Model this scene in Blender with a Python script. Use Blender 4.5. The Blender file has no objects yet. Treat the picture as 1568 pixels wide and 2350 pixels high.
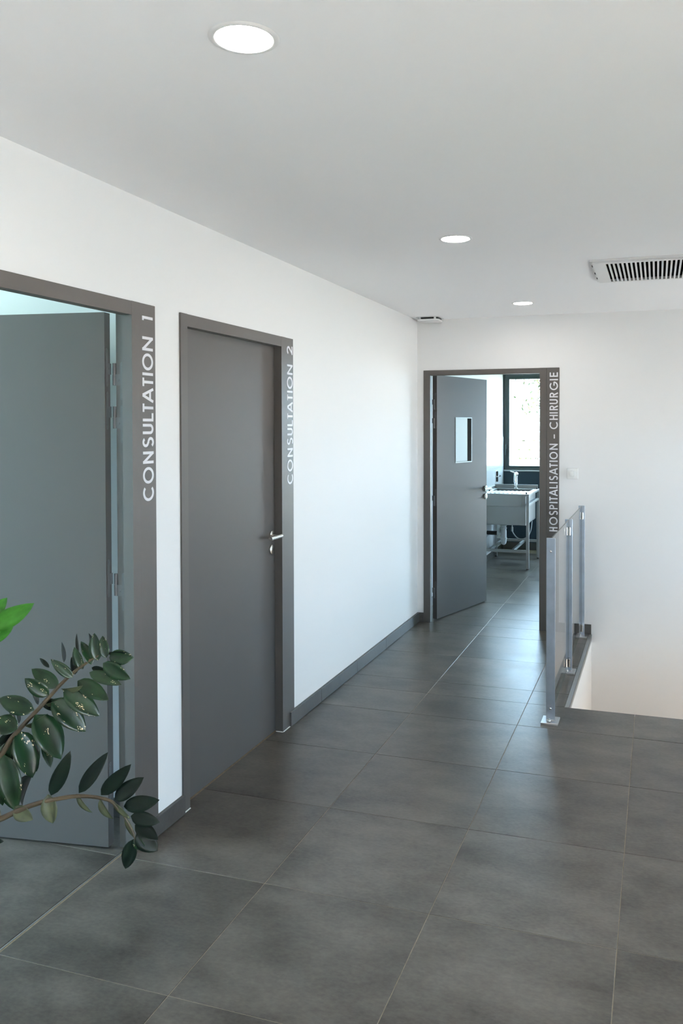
import bpy, bmesh, math, random
from mathutils import Vector, Matrix
random.seed(7)
sc = bpy.context.scene
COL = sc.collection

# ------------------------------------------------------------------ camera
F_PX, CX, CY = 1884.567, 900.0, 1015.213
YAW, PITCH, ROLL, EYE = 0.312084, 0.0195261, 0.0013093, 1.61485
fwd = Vector((-math.sin(YAW)*math.cos(PITCH), math.cos(YAW)*math.cos(PITCH), -math.sin(PITCH)))
rgt = Vector((math.cos(YAW), math.sin(YAW), 0))
dwn = fwd.cross(rgt)
r2 = rgt*math.cos(ROLL) + dwn*math.sin(ROLL)
d2 = dwn*math.cos(ROLL) - rgt*math.sin(ROLL)
cd = bpy.data.cameras.new('camera'); cam = bpy.data.objects.new('camera', cd); COL.objects.link(cam)
cam.matrix_world = Matrix(((r2.x, -d2.x, -fwd.x, 0), (r2.y, -d2.y, -fwd.y, 0), (r2.z, -d2.z, -fwd.z, EYE), (0, 0, 0, 1)))
cd.sensor_fit = 'VERTICAL'; cd.sensor_height = 36.0; cd.sensor_width = 24.0
cd.lens = F_PX/2350*36
cd.shift_x = (784-CX)/2350; cd.shift_y = (CY-1175)/2350
cd.clip_start = 0.05; cd.clip_end = 200
sc.camera = cam

def at(u, v, d):
    """a point d metres in front of the lens, seen at pixel (u, v)"""
    return Vector((0, 0, EYE)) + (fwd*F_PX + r2*(u-CX) + d2*(v-CY))*(d/F_PX)

# ------------------------------------------------------------------ world, exposure
w = bpy.data.worlds.new('sky'); sc.world = w; w.use_nodes = True
bg = w.node_tree.nodes['Background']
bg.inputs[0].default_value = (0.52, 0.775, 1.0, 1); bg.inputs[1].default_value = 19.0
sc.view_settings.view_transform = 'Standard'; sc.view_settings.look = 'None'
sc.view_settings.gamma = 1.0; sc.view_settings.use_curve_mapping = False
sc.view_settings.exposure = 0.44
sc.cycles.max_bounces = 10; sc.cycles.diffuse_bounces = 6; sc.cycles.glossy_bounces = 4
sc.cycles.transparent_max_bounces = 12; sc.cycles.transmission_bounces = 4
sc.cycles.sample_clamp_indirect = 10.0
sc.cycles.caustics_reflective = False; sc.cycles.caustics_refractive = False
sc.cycles.use_denoising = True

sl = bpy.data.lights.new('sun', 'SUN'); sl.energy = 94.0; sl.color = (1.0, 0.885, 0.82); sl.angle = math.radians(0.6)
so = bpy.data.objects.new('sun', sl); COL.objects.link(so); so.location = (18, -6, 20)
so.rotation_euler = Vector((-0.80, 0.22, -0.92)).to_track_quat('-Z', 'Y').to_euler()

def portal(name, loc, rot, sx, sy):
    """marks a window opening so that the sky light through it is sampled"""
    l = bpy.data.lights.new(name, 'AREA'); l.shape = 'RECTANGLE'; l.size = sx; l.size_y = sy
    l.cycles.is_portal = True
    o = bpy.data.objects.new(name, l); COL.objects.link(o); o.location = loc; o.rotation_euler = rot
    return o

# ------------------------------------------------------------------ materials
def mat(name, col, rough=0.5, metal=0.0, spec=0.5, noise=None, bump=None, emit=None):
    m = bpy.data.materials.new(name); m.use_nodes = True
    nt = m.node_tree; b = nt.nodes['Principled BSDF']
    b.inputs['Base Color'].default_value = (*col, 1); b.inputs['Roughness'].default_value = rough
    b.inputs['Metallic'].default_value = metal; b.inputs['Specular IOR Level'].default_value = spec
    tc = nt.nodes.new('ShaderNodeTexCoord')
    if noise:
        sc_, amt = noise
        n = nt.nodes.new('ShaderNodeTexNoise'); n.inputs['Scale'].default_value = sc_; n.inputs['Detail'].default_value = 6
        nt.links.new(tc.outputs['Object'], n.inputs['Vector'])
        r = nt.nodes.new('ShaderNodeValToRGB')
        r.color_ramp.elements[0].position = 0.3; r.color_ramp.elements[1].position = 0.7
        r.color_ramp.elements[0].color = (*[c*(1-amt) for c in col], 1); r.color_ramp.elements[1].color = (*[min(1, c*(1+amt)) for c in col], 1)
        nt.links.new(n.outputs['Fac'], r.inputs['Fac']); nt.links.new(r.outputs['Color'], b.inputs['Base Color'])
    if bump:
        bs, st, dist = bump
        n2 = nt.nodes.new('ShaderNodeTexNoise'); n2.inputs['Scale'].default_value = bs; n2.inputs['Detail'].default_value = 4
        nt.links.new(tc.outputs['Object'], n2.inputs['Vector'])
        bp = nt.nodes.new('ShaderNodeBump'); bp.inputs['Strength'].default_value = st; bp.inputs['Distance'].default_value = dist
        nt.links.new(n2.outputs['Fac'], bp.inputs['Height']); nt.links.new(bp.outputs['Normal'], b.inputs['Normal'])
    if emit:
        b.inputs['Emission Color'].default_value = (*emit[0], 1); b.inputs['Emission Strength'].default_value = emit[1]
    return m

def wood_paint(name, col, rough):
    """satin paint over stretched wood grain"""
    m = mat(name, col, rough)
    nt = m.node_tree; b = nt.nodes['Principled BSDF']
    tc = nt.nodes.new('ShaderNodeTexCoord'); mp = nt.nodes.new('ShaderNodeMapping')
    mp.inputs['Scale'].default_value = (60, 4, 60)
    nt.links.new(tc.outputs['Object'], mp.inputs['Vector'])
    n = nt.nodes.new('ShaderNodeTexNoise'); n.inputs['Scale'].default_value = 3; n.inputs['Detail'].default_value = 5
    nt.links.new(mp.outputs['Vector'], n.inputs['Vector'])
    bp = nt.nodes.new('ShaderNodeBump'); bp.inputs['Strength'].default_value = 0.25; bp.inputs['Distance'].default_value = 0.001
    nt.links.new(n.outputs['Fac'], bp.inputs['Height']); nt.links.new(bp.outputs['Normal'], b.inputs['Normal'])
    return m

def tile_mat(name, ca, cb, rough):
    m = bpy.data.materials.new(name); m.use_nodes = True
    nt = m.node_tree; N = nt.nodes; L = nt.links; b = N['Principled BSDF']
    tc = N.new('ShaderNodeTexCoord'); oi = N.new('ShaderNodeObjectInfo')
    ad = N.new('ShaderNodeVectorMath'); ad.operation = 'ADD'
    sc3 = N.new('ShaderNodeVectorMath'); sc3.operation = 'SCALE'; sc3.inputs['Scale'].default_value = 37.0
    L.new(oi.outputs['Random'], sc3.inputs[0])
    L.new(tc.outputs['Object'], ad.inputs[0]); L.new(sc3.outputs[0], ad.inputs[1])
    mp = N.new('ShaderNodeMapping'); mp.inputs['Scale'].default_value = (1.0, 1.6, 1.0); L.new(ad.outputs[0], mp.inputs['Vector'])
    n1 = N.new('ShaderNodeTexNoise'); n1.inputs['Scale'].default_value = 3.2; n1.inputs['Detail'].default_value = 9; n1.inputs['Roughness'].default_value = 0.62
    L.new(mp.outputs[0], n1.inputs['Vector'])
    n2 = N.new('ShaderNodeTexNoise'); n2.inputs['Scale'].default_value = 60; n2.inputs['Detail'].default_value = 4
    L.new(mp.outputs[0], n2.inputs['Vector'])
    mx = N.new('ShaderNodeMath'); mx.operation = 'MULTIPLY_ADD'; mx.inputs[1].default_value = 0.35
    L.new(n2.outputs['Fac'], mx.inputs[0]); L.new(n1.outputs['Fac'], mx.inputs[2])
    r = N.new('ShaderNodeValToRGB'); r.color_ramp.elements[0].position = 0.46; r.color_ramp.elements[1].position = 0.92
    r.color_ramp.elements[0].color = (*ca, 1); r.color_ramp.elements[1].color = (*cb, 1)
    L.new(mx.outputs[0], r.inputs['Fac'])
    # slight tone difference from tile to tile
    hv = N.new('ShaderNodeHueSaturation'); mr = N.new('ShaderNodeMapRange')
    mr.inputs['To Min'].default_value = 0.93; mr.inputs['To Max'].default_value = 1.07
    L.new(oi.outputs['Random'], mr.inputs['Value']); L.new(mr.outputs[0], hv.inputs['Value']); L.new(r.outputs['Color'], hv.inputs['Color'])
    L.new(hv.outputs[0], b.inputs['Base Color'])
    rr = N.new('ShaderNodeMapRange'); rr.inputs['To Min'].default_value = rough-0.04; rr.inputs['To Max'].default_value = rough+0.06
    L.new(n1.outputs['Fac'], rr.inputs['Value']); L.new(rr.outputs[0], b.inputs['Roughness'])
    n3 = N.new('ShaderNodeTexNoise'); n3.inputs['Scale'].default_value = 110; n3.inputs['Detail'].default_value = 3
    L.new(ad.outputs[0], n3.inputs['Vector'])
    bp = N.new('ShaderNodeBump'); bp.inputs['Strength'].default_value = 0.22; bp.inputs['Distance'].default_value = 0.0012
    L.new(n3.outputs['Fac'], bp.inputs['Height']); L.new(bp.outputs['Normal'], b.inputs['Normal'])
    b.inputs['Specular IOR Level'].default_value = 0.42
    return m

def glass_mat(name, tint, refl=1.0):
    """thin architectural glass: clear transmission plus Fresnel reflection"""
    m = bpy.data.materials.new(name); m.use_nodes = True
    nt = m.node_tree; N = nt.nodes; L = nt.links
    N.remove(N['Principled BSDF']); out = N['Material Output']
    tr = N.new('ShaderNodeBsdfTransparent'); tr.inputs[0].default_value = (*tint, 1)
    gl = N.new('ShaderNodeBsdfGlossy'); gl.inputs['Roughness'].default_value = 0.02
    fr = N.new('ShaderNodeFresnel'); fr.inputs['IOR'].default_value = 1.45
    ml = N.new('ShaderNodeMath'); ml.operation = 'MULTIPLY'; ml.inputs[1].default_value = refl
    mx = N.new('ShaderNodeMixShader')
    ge = N.new('ShaderNodeNewGeometry'); mr = N.new('ShaderNodeMapRange')        # the same reflectance on both faces of the pane
    mr.inputs['To Min'].default_value = 1.45; mr.inputs['To Max'].default_value = 1/1.45
    L.new(ge.outputs['Backfacing'], mr.inputs['Value']); L.new(mr.outputs[0], fr.inputs['IOR'])
    L.new(fr.outputs[0], ml.inputs[0]); L.new(ml.outputs[0], mx.inputs[0]); L.new(tr.outputs[0], mx.inputs[1]); L.new(gl.outputs[0], mx.inputs[2])
    L.new(mx.outputs[0], out.inputs['Surface'])
    return m

def leaf_mat(name, ca, cb, speck):
    m = bpy.data.materials.new(name); m.use_nodes = True
    nt = m.node_tree; N = nt.nodes; L = nt.links; b = N['Principled BSDF']
    tc = N.new('ShaderNodeTexCoord'); oi = N.new('ShaderNodeObjectInfo')
    sc3 = N.new('ShaderNodeVectorMath'); sc3.operation = 'SCALE'; sc3.inputs['Scale'].default_value = 23.0
    L.new(oi.outputs['Random'], sc3.inputs[0])
    ad = N.new('ShaderNodeVectorMath'); ad.operation = 'ADD'; L.new(tc.outputs['Object'], ad.inputs[0]); L.new(sc3.outputs[0], ad.inputs[1])
    n1 = N.new('ShaderNodeTexNoise'); n1.inputs['Scale'].default_value = 2.2; n1.inputs['Detail'].default_value = 5
    L.new(ad.outputs[0], n1.inputs['Vector'])
    r = N.new('ShaderNodeValToRGB'); r.color_ramp.elements[0].position = 0.35; r.color_ramp.elements[1].position = 0.75
    r.color_ramp.elements[0].color = (*ca, 1); r.color_ramp.elements[1].color = (*cb, 1)
    L.new(n1.outputs['Fac'], r.inputs['Fac'])
    col = r.outputs['Color']
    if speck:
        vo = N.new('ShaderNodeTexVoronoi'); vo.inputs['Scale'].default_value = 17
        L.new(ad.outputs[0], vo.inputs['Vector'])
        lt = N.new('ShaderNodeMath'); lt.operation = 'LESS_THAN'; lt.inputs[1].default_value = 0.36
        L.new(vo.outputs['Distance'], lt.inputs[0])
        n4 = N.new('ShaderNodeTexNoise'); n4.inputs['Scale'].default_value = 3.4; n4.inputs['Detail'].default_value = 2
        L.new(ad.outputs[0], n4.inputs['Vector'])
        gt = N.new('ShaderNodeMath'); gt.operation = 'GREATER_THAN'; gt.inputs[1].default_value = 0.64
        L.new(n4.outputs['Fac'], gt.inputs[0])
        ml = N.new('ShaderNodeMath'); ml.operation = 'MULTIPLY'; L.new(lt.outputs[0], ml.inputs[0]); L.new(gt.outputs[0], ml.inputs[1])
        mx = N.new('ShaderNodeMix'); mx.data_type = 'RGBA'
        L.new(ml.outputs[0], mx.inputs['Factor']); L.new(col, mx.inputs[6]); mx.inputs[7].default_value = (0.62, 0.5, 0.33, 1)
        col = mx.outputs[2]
    L.new(col, b.inputs['Base Color'])
    b.inputs['Roughness'].default_value = 0.3 if speck else 0.42; b.inputs['Specular IOR Level'].default_value = 0.32 if speck else 0.18
    return m

M = {}
M['wall'] = mat('white_plaster', (0.765, 0.76, 0.76), 0.75, bump=(90, 0.12, 0.001))
M['ceiling'] = mat('ceiling_paint', (0.90, 0.90, 0.915), 0.7, bump=(70, 0.06, 0.001))
M['door'] = wood_paint('grey_door_paint', (0.083, 0.076, 0.071), 0.42)
M['leaf'] = mat('grey_door_leaf', (0.081, 0.076, 0.073), 0.50, spec=0.4, bump=(300, 0.12, 0.0004))
M['letters'] = mat('pale_vinyl', (0.68, 0.68, 0.72), 0.45)
M['tile'] = tile_mat('grey_stone_tile', (0.040, 0.0355, 0.031), (0.140, 0.126, 0.108), 0.32)
M['skirt'] = tile_mat('grey_skirting_tile', (0.050, 0.048, 0.046), (0.090, 0.086, 0.082), 0.42)
M['grout'] = mat('sand_grout', (0.29, 0.245, 0.18), 0.9, noise=(40, 0.2))
M['slab'] = mat('screed', (0.30, 0.27, 0.22), 0.9)
M['steel'] = mat('brushed_steel', (0.55, 0.56, 0.57), 0.32, 1.0, bump=(400, 0.05, 0.0003))
M['sinksteel'] = mat('satin_sink_steel', (0.33, 0.34, 0.335), 0.42, 1.0, bump=(400, 0.05, 0.0003))
M['glass_edge'] = mat('polished_glass_edge', (0.16, 0.19, 0.18), 0.25)
M['zinc'] = mat('galvanised_steel', (0.38, 0.44, 0.52), 0.40, 1.0, noise=(14, 0.10))
M['alu'] = mat('aluminium_edge', (0.42, 0.44, 0.44), 0.42, 1.0)
M['chrome'] = mat('polished_chrome', (0.75, 0.75, 0.75), 0.12, 1.0)
M['nickel'] = mat('satin_nickel', (0.70, 0.67, 0.62), 0.25, 1.0)
M['hinge'] = mat('painted_hinge', (0.10, 0.10, 0.105), 0.4)
M['black'] = mat('black_rubber', (0.012, 0.012, 0.013), 0.5)
M['dark'] = mat('dark_cavity', (0.02, 0.025, 0.026), 0.8)
M['white'] = mat('white_plastic', (0.78, 0.78, 0.77), 0.35)
M['vent'] = mat('white_enamel', (0.74, 0.74, 0.74), 0.4)
M['navy'] = mat('navy_wall_paint', (0.010, 0.030, 0.048), 0.5)
M['winframe'] = mat('dark_green_grey_aluminium', (0.022, 0.042, 0.042), 0.4)
M['walltile'] = mat('glazed_white_tile', (0.74, 0.76, 0.76), 0.12)
M['pvc'] = mat('white_pvc', (0.72, 0.76, 0.78), 0.35)
M['pipe'] = mat('dark_grey_pipe', (0.05, 0.05, 0.05), 0.45)
M['hose'] = mat('braided_hose', (0.32, 0.35, 0.36), 0.4, 0.6)
M['glass'] = glass_mat('clear_window_glass', (0.95, 0.955, 0.955))
M['rail_glass'] = glass_mat('railing_glass', (0.96, 0.97, 0.968))
M['lamp'] = mat('lamp_diffuser', (0.9, 0.9, 0.9), 0.5, emit=((1.0, 0.94, 0.87), 80.0))
M['panel'] = mat('fill_panel_glow', (0.9, 0.9, 0.9), 0.5, emit=((0.80, 0.94, 1.0), 13.0))  # glow of the added fill panel
M['facade'] = mat('outside_render', (0.78, 0.76, 0.72), 0.9)
M['ground'] = mat('pale_gravel', (0.55, 0.52, 0.47), 0.95, noise=(6, 0.25))
M['lawn'] = mat('lawn', (0.055, 0.105, 0.045), 0.95, noise=(9, 0.35))
M['fence'] = mat('white_fence_paint', (0.82, 0.82, 0.78), 0.6)
M['bark'] = mat('grey_bark', (0.055, 0.05, 0.042), 0.9, noise=(20, 0.3), spec=0.1)
M['hedge'] = mat('hedge_leaf', (0.050, 0.070, 0.020), 0.6, spec=0.1)
M['treeleaf'] = mat('tree_leaf', (0.060, 0.075, 0.028), 0.6, spec=0.1)
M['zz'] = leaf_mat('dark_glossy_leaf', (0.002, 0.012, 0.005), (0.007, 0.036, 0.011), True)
M['zz_shade'] = leaf_mat('shaded_leaf', (0.0015, 0.005, 0.004), (0.003, 0.010, 0.006), False)  # darker copy of the leaf green, backlit shade put into the colour
M['zz_lit'] = leaf_mat('lit_leaf', (0.014, 0.085, 0.008), (0.04, 0.16, 0.022), False)  # brighter copy of the leaf green, light shining through put into the colour
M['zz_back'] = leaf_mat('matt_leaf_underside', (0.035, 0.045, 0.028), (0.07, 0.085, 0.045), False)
M['stem'] = mat('brown_green_stem', (0.045, 0.034, 0.018), 0.5, noise=(30, 0.4))
M['pot'] = mat('grey_ceramic', (0.25, 0.25, 0.25), 0.4)
M['soil'] = mat('potting_soil', (0.03, 0.02, 0.014), 0.95)
M['lower_floor'] = mat('tan_floor', (0.34, 0.24, 0.17), 0.6)
M['sealant'] = mat('white_sealant', (0.7, 0.7, 0.67), 0.6)

# ------------------------------------------------------------------ helpers
def link(name, me, m=None, parent=None, loc=None):
    o = bpy.data.objects.new(name, me); COL.objects.link(o)
    if m: me.materials.append(m)
    if parent: o.parent = parent
    if loc: o.location = loc
    return o

def build(name, bm, m, parent=None, smooth=False, loc=None):
    me = bpy.data.meshes.new(name); bmesh.ops.recalc_face_normals(bm, faces=bm.faces[:]); bm.to_mesh(me); bm.free()
    if smooth:
        for p in me.polygons: p.use_smooth = True
        try: me.set_sharp_from_angle(angle=math.radians(40))
        except Exception: pass
    return link(name, me, m, parent, loc)

def empty(name, loc=(0, 0, 0), rz=0):
    o = bpy.data.objects.new(name, None); COL.objects.link(o); o.location = loc; o.rotation_euler[2] = rz
    o.empty_display_size = 0.1
    return o

def tag(o, label=None, cat=None, group=None, kind=None):
    if label: o['label'] = label
    if cat: o['category'] = cat
    if group: o['group'] = group
    if kind: o['kind'] = kind
    return o

def struct(o): o['kind'] = 'structure'; return o

def abox(bm, lo, hi, bev=0.0, mtx=None):
    ret = bmesh.ops.create_cube(bm, size=1.0)
    vs = ret['verts']
    c = [(a+b)/2 for a, b in zip(lo, hi)]; s = [abs(b-a) for a, b in zip(lo, hi)]
    for v in vs: v.co = Vector((v.co.x*s[0]+c[0], v.co.y*s[1]+c[1], v.co.z*s[2]+c[2]))
    if bev > 0:
        es = list({e for v in vs for e in v.link_edges})
        r = bmesh.ops.bevel(bm, geom=es, offset=bev, segments=1, affect='EDGES', profile=0.5)
        vs = list({v for f in r['faces'] for v in f.verts} | {v for v in vs if v.is_valid})
    if mtx:
        for v in vs: v.co = mtx @ v.co
    return vs

def box(name, lo, hi, m, parent=None, bev=0.0, mtx=None):
    bm = bmesh.new(); abox(bm, lo, hi, bev, mtx); return build(name, bm, m, parent)

def acyl(bm, p0, p1, r0, r1=None, seg=20, caps=True):
    p0, p1 = Vector(p0), Vector(p1); r1 = r0 if r1 is None else r1
    ax = (p1-p0).normalized(); t = Vector((0, 0, 1)) if abs(ax.z) < 0.9 else Vector((1, 0, 0))
    a = ax.cross(t).normalized(); b = ax.cross(a)
    A, B = [], []
    for i in range(seg):
        th = 2*math.pi*i/seg; d = a*math.cos(th)+b*math.sin(th)
        A.append(bm.verts.new(p0+d*r0)); B.append(bm.verts.new(p1+d*r1))
    for i in range(seg):
        j = (i+1) % seg; bm.faces.new((A[i], A[j], B[j], B[i]))
    if caps: bm.faces.new(A[::-1]); bm.faces.new(B)
    return A+B

def lathe(bm, prof, seg=32, mtx=None):
    """prof: list of (radius, z); closed at ends where the radius is 0"""
    rings = []
    for r, z in prof:
        if r < 1e-6: rings.append([bm.verts.new((0, 0, z))])
        else: rings.append([bm.verts.new((r*math.cos(2*math.pi*i/seg), r*math.sin(2*math.pi*i/seg), z)) for i in range(seg)])
    for A, B in zip(rings, rings[1:]):
        for i in range(seg):
            j = (i+1) % seg
            if len(A) == 1 and len(B) == 1: continue
            if len(A) == 1: bm.faces.new((A[0], B[i], B[j]))
            elif len(B) == 1: bm.faces.new((A[i], A[j], B[0]))
            else: bm.faces.new((A[i], A[j], B[j], B[i]))
    if mtx:
        for ring in rings:
            for v in ring: v.co = mtx @ v.co

def tube(bm, pts, rad, seg=10):
    """swept tube through pts; rad a number or a list"""
    n = len(pts); pts = [Vector(p) for p in pts]; rad = rad if isinstance(rad, (list, tuple)) else [rad]*n
    rings = []; up = None
    for i, p in enumerate(pts):
        t = (pts[min(i+1, n-1)]-pts[max(i-1, 0)]).normalized()
        if up is None: up = Vector((0, 0, 1)) if abs(t.z) < 0.9 else Vector((1, 0, 0))
        a = t.cross(up).normalized(); up = a.cross(t).normalized()
        rings.append([bm.verts.new(p+(a*math.cos(2*math.pi*k/seg)+up*math.sin(2*math.pi*k/seg))*rad[i]) for k in range(seg)])
    for A, B in zip(rings, rings[1:]):
        for k in range(seg):
            j = (k+1) % seg; bm.faces.new((A[k], A[j], B[j], B[k]))
    bm.faces.new(rings[0][::-1]); bm.faces.new(rings[-1])

def smooth_path(pts, n=6):
    """Catmull-Rom through pts"""
    P = [Vector(p) for p in pts]; P = [P[0]*2-P[1]]+P+[P[-1]*2-P[-2]]; out = []
    for i in range(1, len(P)-2):
        for k in range(n):
            t = k/n
            out.append(0.5*((2*P[i])+(P[i+1]-P[i-1])*t+(2*P[i-1]-5*P[i]+4*P[i+1]-P[i+2])*t*t+(3*P[i]-P[i-1]-3*P[i+1]+P[i+2])*t**3))
    out.append(P[-2]); return out

def panel_grid(bm, us, vs, holes, t0, t1, to3):
    """a slab over the grid us x vs with rectangular holes, thickness t0..t1; to3(u, v, t) -> point. One closed mesh."""
    us = sorted(set(us) | {a for h in holes for a in (h[0], h[2])}); vs = sorted(set(vs) | {a for h in holes for a in (h[1], h[3])})
    def solid(i, j):
        if not (0 <= i < len(us)-1 and 0 <= j < len(vs)-1): return False
        uc, vc = (us[i]+us[i+1])/2, (vs[j]+vs[j+1])/2
        return not any(h[0] < uc < h[2] and h[1] < vc < h[3] for h in holes)
    V = {}
    def vert(i, j, k):
        if (i, j, k) not in V: V[i, j, k] = bm.verts.new(to3(us[i], vs[j], (t0, t1)[k]))
        return V[i, j, k]
    for i in range(len(us)-1):
        for j in range(len(vs)-1):
            if not solid(i, j): continue
            for k in (0, 1): bm.faces.new([vert(a, b, k) for a, b in ((i, j), (i+1, j), (i+1, j+1), (i, j+1))])
            for (di, dj, e) in ((-1, 0, ((i, j), (i, j+1))), (1, 0, ((i+1, j), (i+1, j+1))), (0, -1, ((i, j), (i+1, j))), (0, 1, ((i, j+1), (i+1, j+1)))):
                if not solid(i+di, j+dj):
                    (a, b), (c, d) = e
                    bm.faces.new((vert(a, b, 0), vert(c, d, 0), vert(c, d, 1), vert(a, b, 1)))

X3 = lambda u, v, t: (t, u, v)      # wall across X: u = y, v = z
Y3 = lambda u, v, t: (u, t, v)      # wall across Y: u = x, v = z
Z3 = lambda u, v, t: (u, v, t)      # slab: u = x, v = y

def wall(name, to3, u0, u1, v0, v1, t0, t1, holes, m):
    bm = bmesh.new(); panel_grid(bm, [u0, u1], [v0, v1], holes, t0, t1, to3)
    return struct(build(name, bm, m))

# ------------------------------------------------------------------ setting: shell
H = 2.487                       # ceiling height
WL = -1.88                      # corridor face of the left wall
WE = 6.508                      # corridor face of the end wall
XR, YB, XA, YF = 2.4, -3.0, -5.6, 10.724
HX, HY = -0.475, 4.765          # stairwell opening

ceiling = wall('ceiling', Z3, XA-0.25, XR+0.25, YB-0.25, YF+0.25, H, H+0.3, [(-0.335, 4.45, 0.745, 5.07)], M['ceiling'])
floor = wall('floor', Z3, XA-0.25, XR+0.25, YB-0.25, YF+0.25, -0.24, -0.0016, [(HX-0.03, HY-0.03, XR+0.03, WE+0.03)], M['grout'])

# left wall of the corridor with the openings of the two consulting rooms
wall('wall_left', X3, YB, WE+0.075, 0, H, WL-0.072, WL, [(1.652, -1, 2.684, 2.086), (2.965, -1, 3.970, 2.086)], M['wall'])
# end wall: goes on down into the stairwell
wall('wall_end', Y3, WL, XR, -2.9, H, WE, WE+0.072, [(-1.825, -0.012, -0.824, 2.072), (WL-1, -3, HX-0.02, -0.012)], M['wall'])
# right wall with the large glazing
wall('wall_right', X3, YB, YF+0.25, -2.9, H, XR, XR+0.25, [(-2.5, 0.02, 0.2, 1.6), (4.3, 0.4, 6.3, 1.65)], M['wall'])
wall('wall_back', Y3, WL-0.072, XR+0.25, 0, H, YB-0.25, YB, [], M['wall'])
# consulting room behind the left wall
wall('wall_partition', Y3, XA, WL-0.072, 0, H, 2.86, 2.94, [], M['wall'])
wall('wall_outer', X3, YB-0.25, YF+0.25, 0, H, XA-0.25, XA, [(-0.55, 0.05, 2.75, 2.44)], M['wall'])
wall('wall_consulting', Y3, XA, WL-0.072, 0, H, -0.85, -0.60, [], M['wall'])
wall('wall_store', Y3, XA, WL-0.072, 0, H, WE, WE+0.072, [], M['wall'])
# surgery room behind the end wall
SX = -1.926
wall('wall_surgery', X3, WE+0.072, YF, 0, H, SX-0.07, SX, [], M['wall'])
wall('wall_far', Y3, XA, XR, 0, H, YF, YF+0.25, [(-1.925, 1.042, -0.62, 2.295), (-0.45, 0.1, 1.3, 2.4)], M['navy'])
# stairwell
box_ = box('wall_stair_left', (HX-0.10, HY-0.25, -2.9), (HX, WE, -0.0095), M['wall']); struct(box_)
box_ = box('wall_stair_front', (HX, HY-0.25, -2.9), (XR, HY, -0.0095), M['wall']); struct(box_)
box_ = box('floor_lower', (HX-0.1, HY-0.25, -3.0), (XR+0.1, WE+0.07, -2.9), M['lower_floor']); struct(box_)

# floor tiles, one by one
T = 0.60179; AX, AY = -0.110, 2.59481
GAP = 0.0024
tile_cache = {}
def floor_tile(x0, x1, y0, y1, name='tile', parent=None, m=None, top=0.0, thick=0.009):
    x0 += GAP/2; x1 -= GAP/2; y0 += GAP/2; y1 -= GAP/2
    if x1-x0 < 0.008 or y1-y0 < 0.008: return
    key = (round(x1-x0, 4), round(y1-y0, 4))
    if key not in tile_cache:
        bm = bmesh.new(); a, b = key[0]/2, key[1]/2; c = 0.0009
        lo = [bm.verts.new((sx*a, sy*b, -thick)) for sx, sy in ((-1, -1), (1, -1), (1, 1), (-1, 1))]
        mi = [bm.verts.new((sx*a, sy*b, -c)) for sx, sy in ((-1, -1), (1, -1), (1, 1), (-1, 1))]
        hi = [bm.verts.new((sx*(a-c), sy*(b-c), 0)) for sx, sy in ((-1, -1), (1, -1), (1, 1), (-1, 1))]
        for A, B in ((lo, mi), (mi, hi)):
            for i in range(4): bm.faces.new((A[i], A[(i+1) % 4], B[(i+1) % 4], B[i]))
        bm.faces.new(hi); bm.faces.new(lo[::-1])
        me = bpy.data.meshes.new('tile'); bmesh.ops.recalc_face_normals(bm, faces=bm.faces[:]); bm.to_mesh(me); bm.free()
        me.materials.append(M['tile']); tile_cache[key] = me
    o = link('tile', tile_cache[key], None, parent or floor, ((x0+x1)/2, (y0+y1)/2, top+random.uniform(-0.0002, 0.0002)))
    return o
def subtract(lo, hi, cuts):
    """split the span lo..hi at the cuts"""
    ps = [lo]+[c for c in cuts if lo+1e-4 < c < hi-1e-4]+[hi]
    return list(zip(ps, ps[1:]))
STRIP = -0.587; EDGE = -0.4965
xs = [AX+T*k for k in range(-6, 5)]; ys = [AY+T*j for j in range(-4, 14)]
THR = -1.922
for xa, xb in zip(xs, xs[1:]):
    for ya, yb in zip(ys, ys[1:]):
        for x0, x1 in subtract(xa, xb, [THR]):
            for y0, y1 in subtract(ya, yb, [HY, 6.512]):
                if x1 <= THR+1e-4: y1 = min(y1, 2.86)
                xc, yc = (x0+x1)/2, (y0+y1)/2
                if y1-y0 < 0.01: continue
                if xc < THR and not (0.2 < yc < 2.86): continue        # consulting room: as far as the door shows it
                if yc > 6.512 and (xc > 0.6 or yc > YF): continue
                if yc > 6.512: y1 = min(y1, YF)
                if xc < THR: y1 = min(y1, 2.86)
                if yc < 6.512: x0_, x1_ = x0, min(x1, XR)
                else: x0_, x1_ = max(x0, SX), x1
                if xc < THR: x1_ = x1-0.006
                if HY < yc < 6.512 and x1_ > STRIP:                    # beside the stairwell
                    if x0_ < STRIP:
                        floor_tile(x0_, STRIP, y0, y1); floor_tile(STRIP, EDGE, y0, y1)
                    continue
                floor_tile(x0_, x1_, y0, y1)
# metal edge along the stairwell
bm = bmesh.new(); abox(bm, (EDGE, HY+0.002, -0.012), (HX+0.003, WE, 0.0006), 0.001); abox(bm, (HX, HY+0.002, -0.045), (HX+0.003, WE, -0.002))
struct(build('trim_1', bm, M['alu']))
# threshold strip of the consulting room
struct(box('trim_2', (THR-0.0045, 1.71, -0.0015), (THR+0.0005, 2.63, 0.0008), M['alu'], bev=0.0004))

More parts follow.
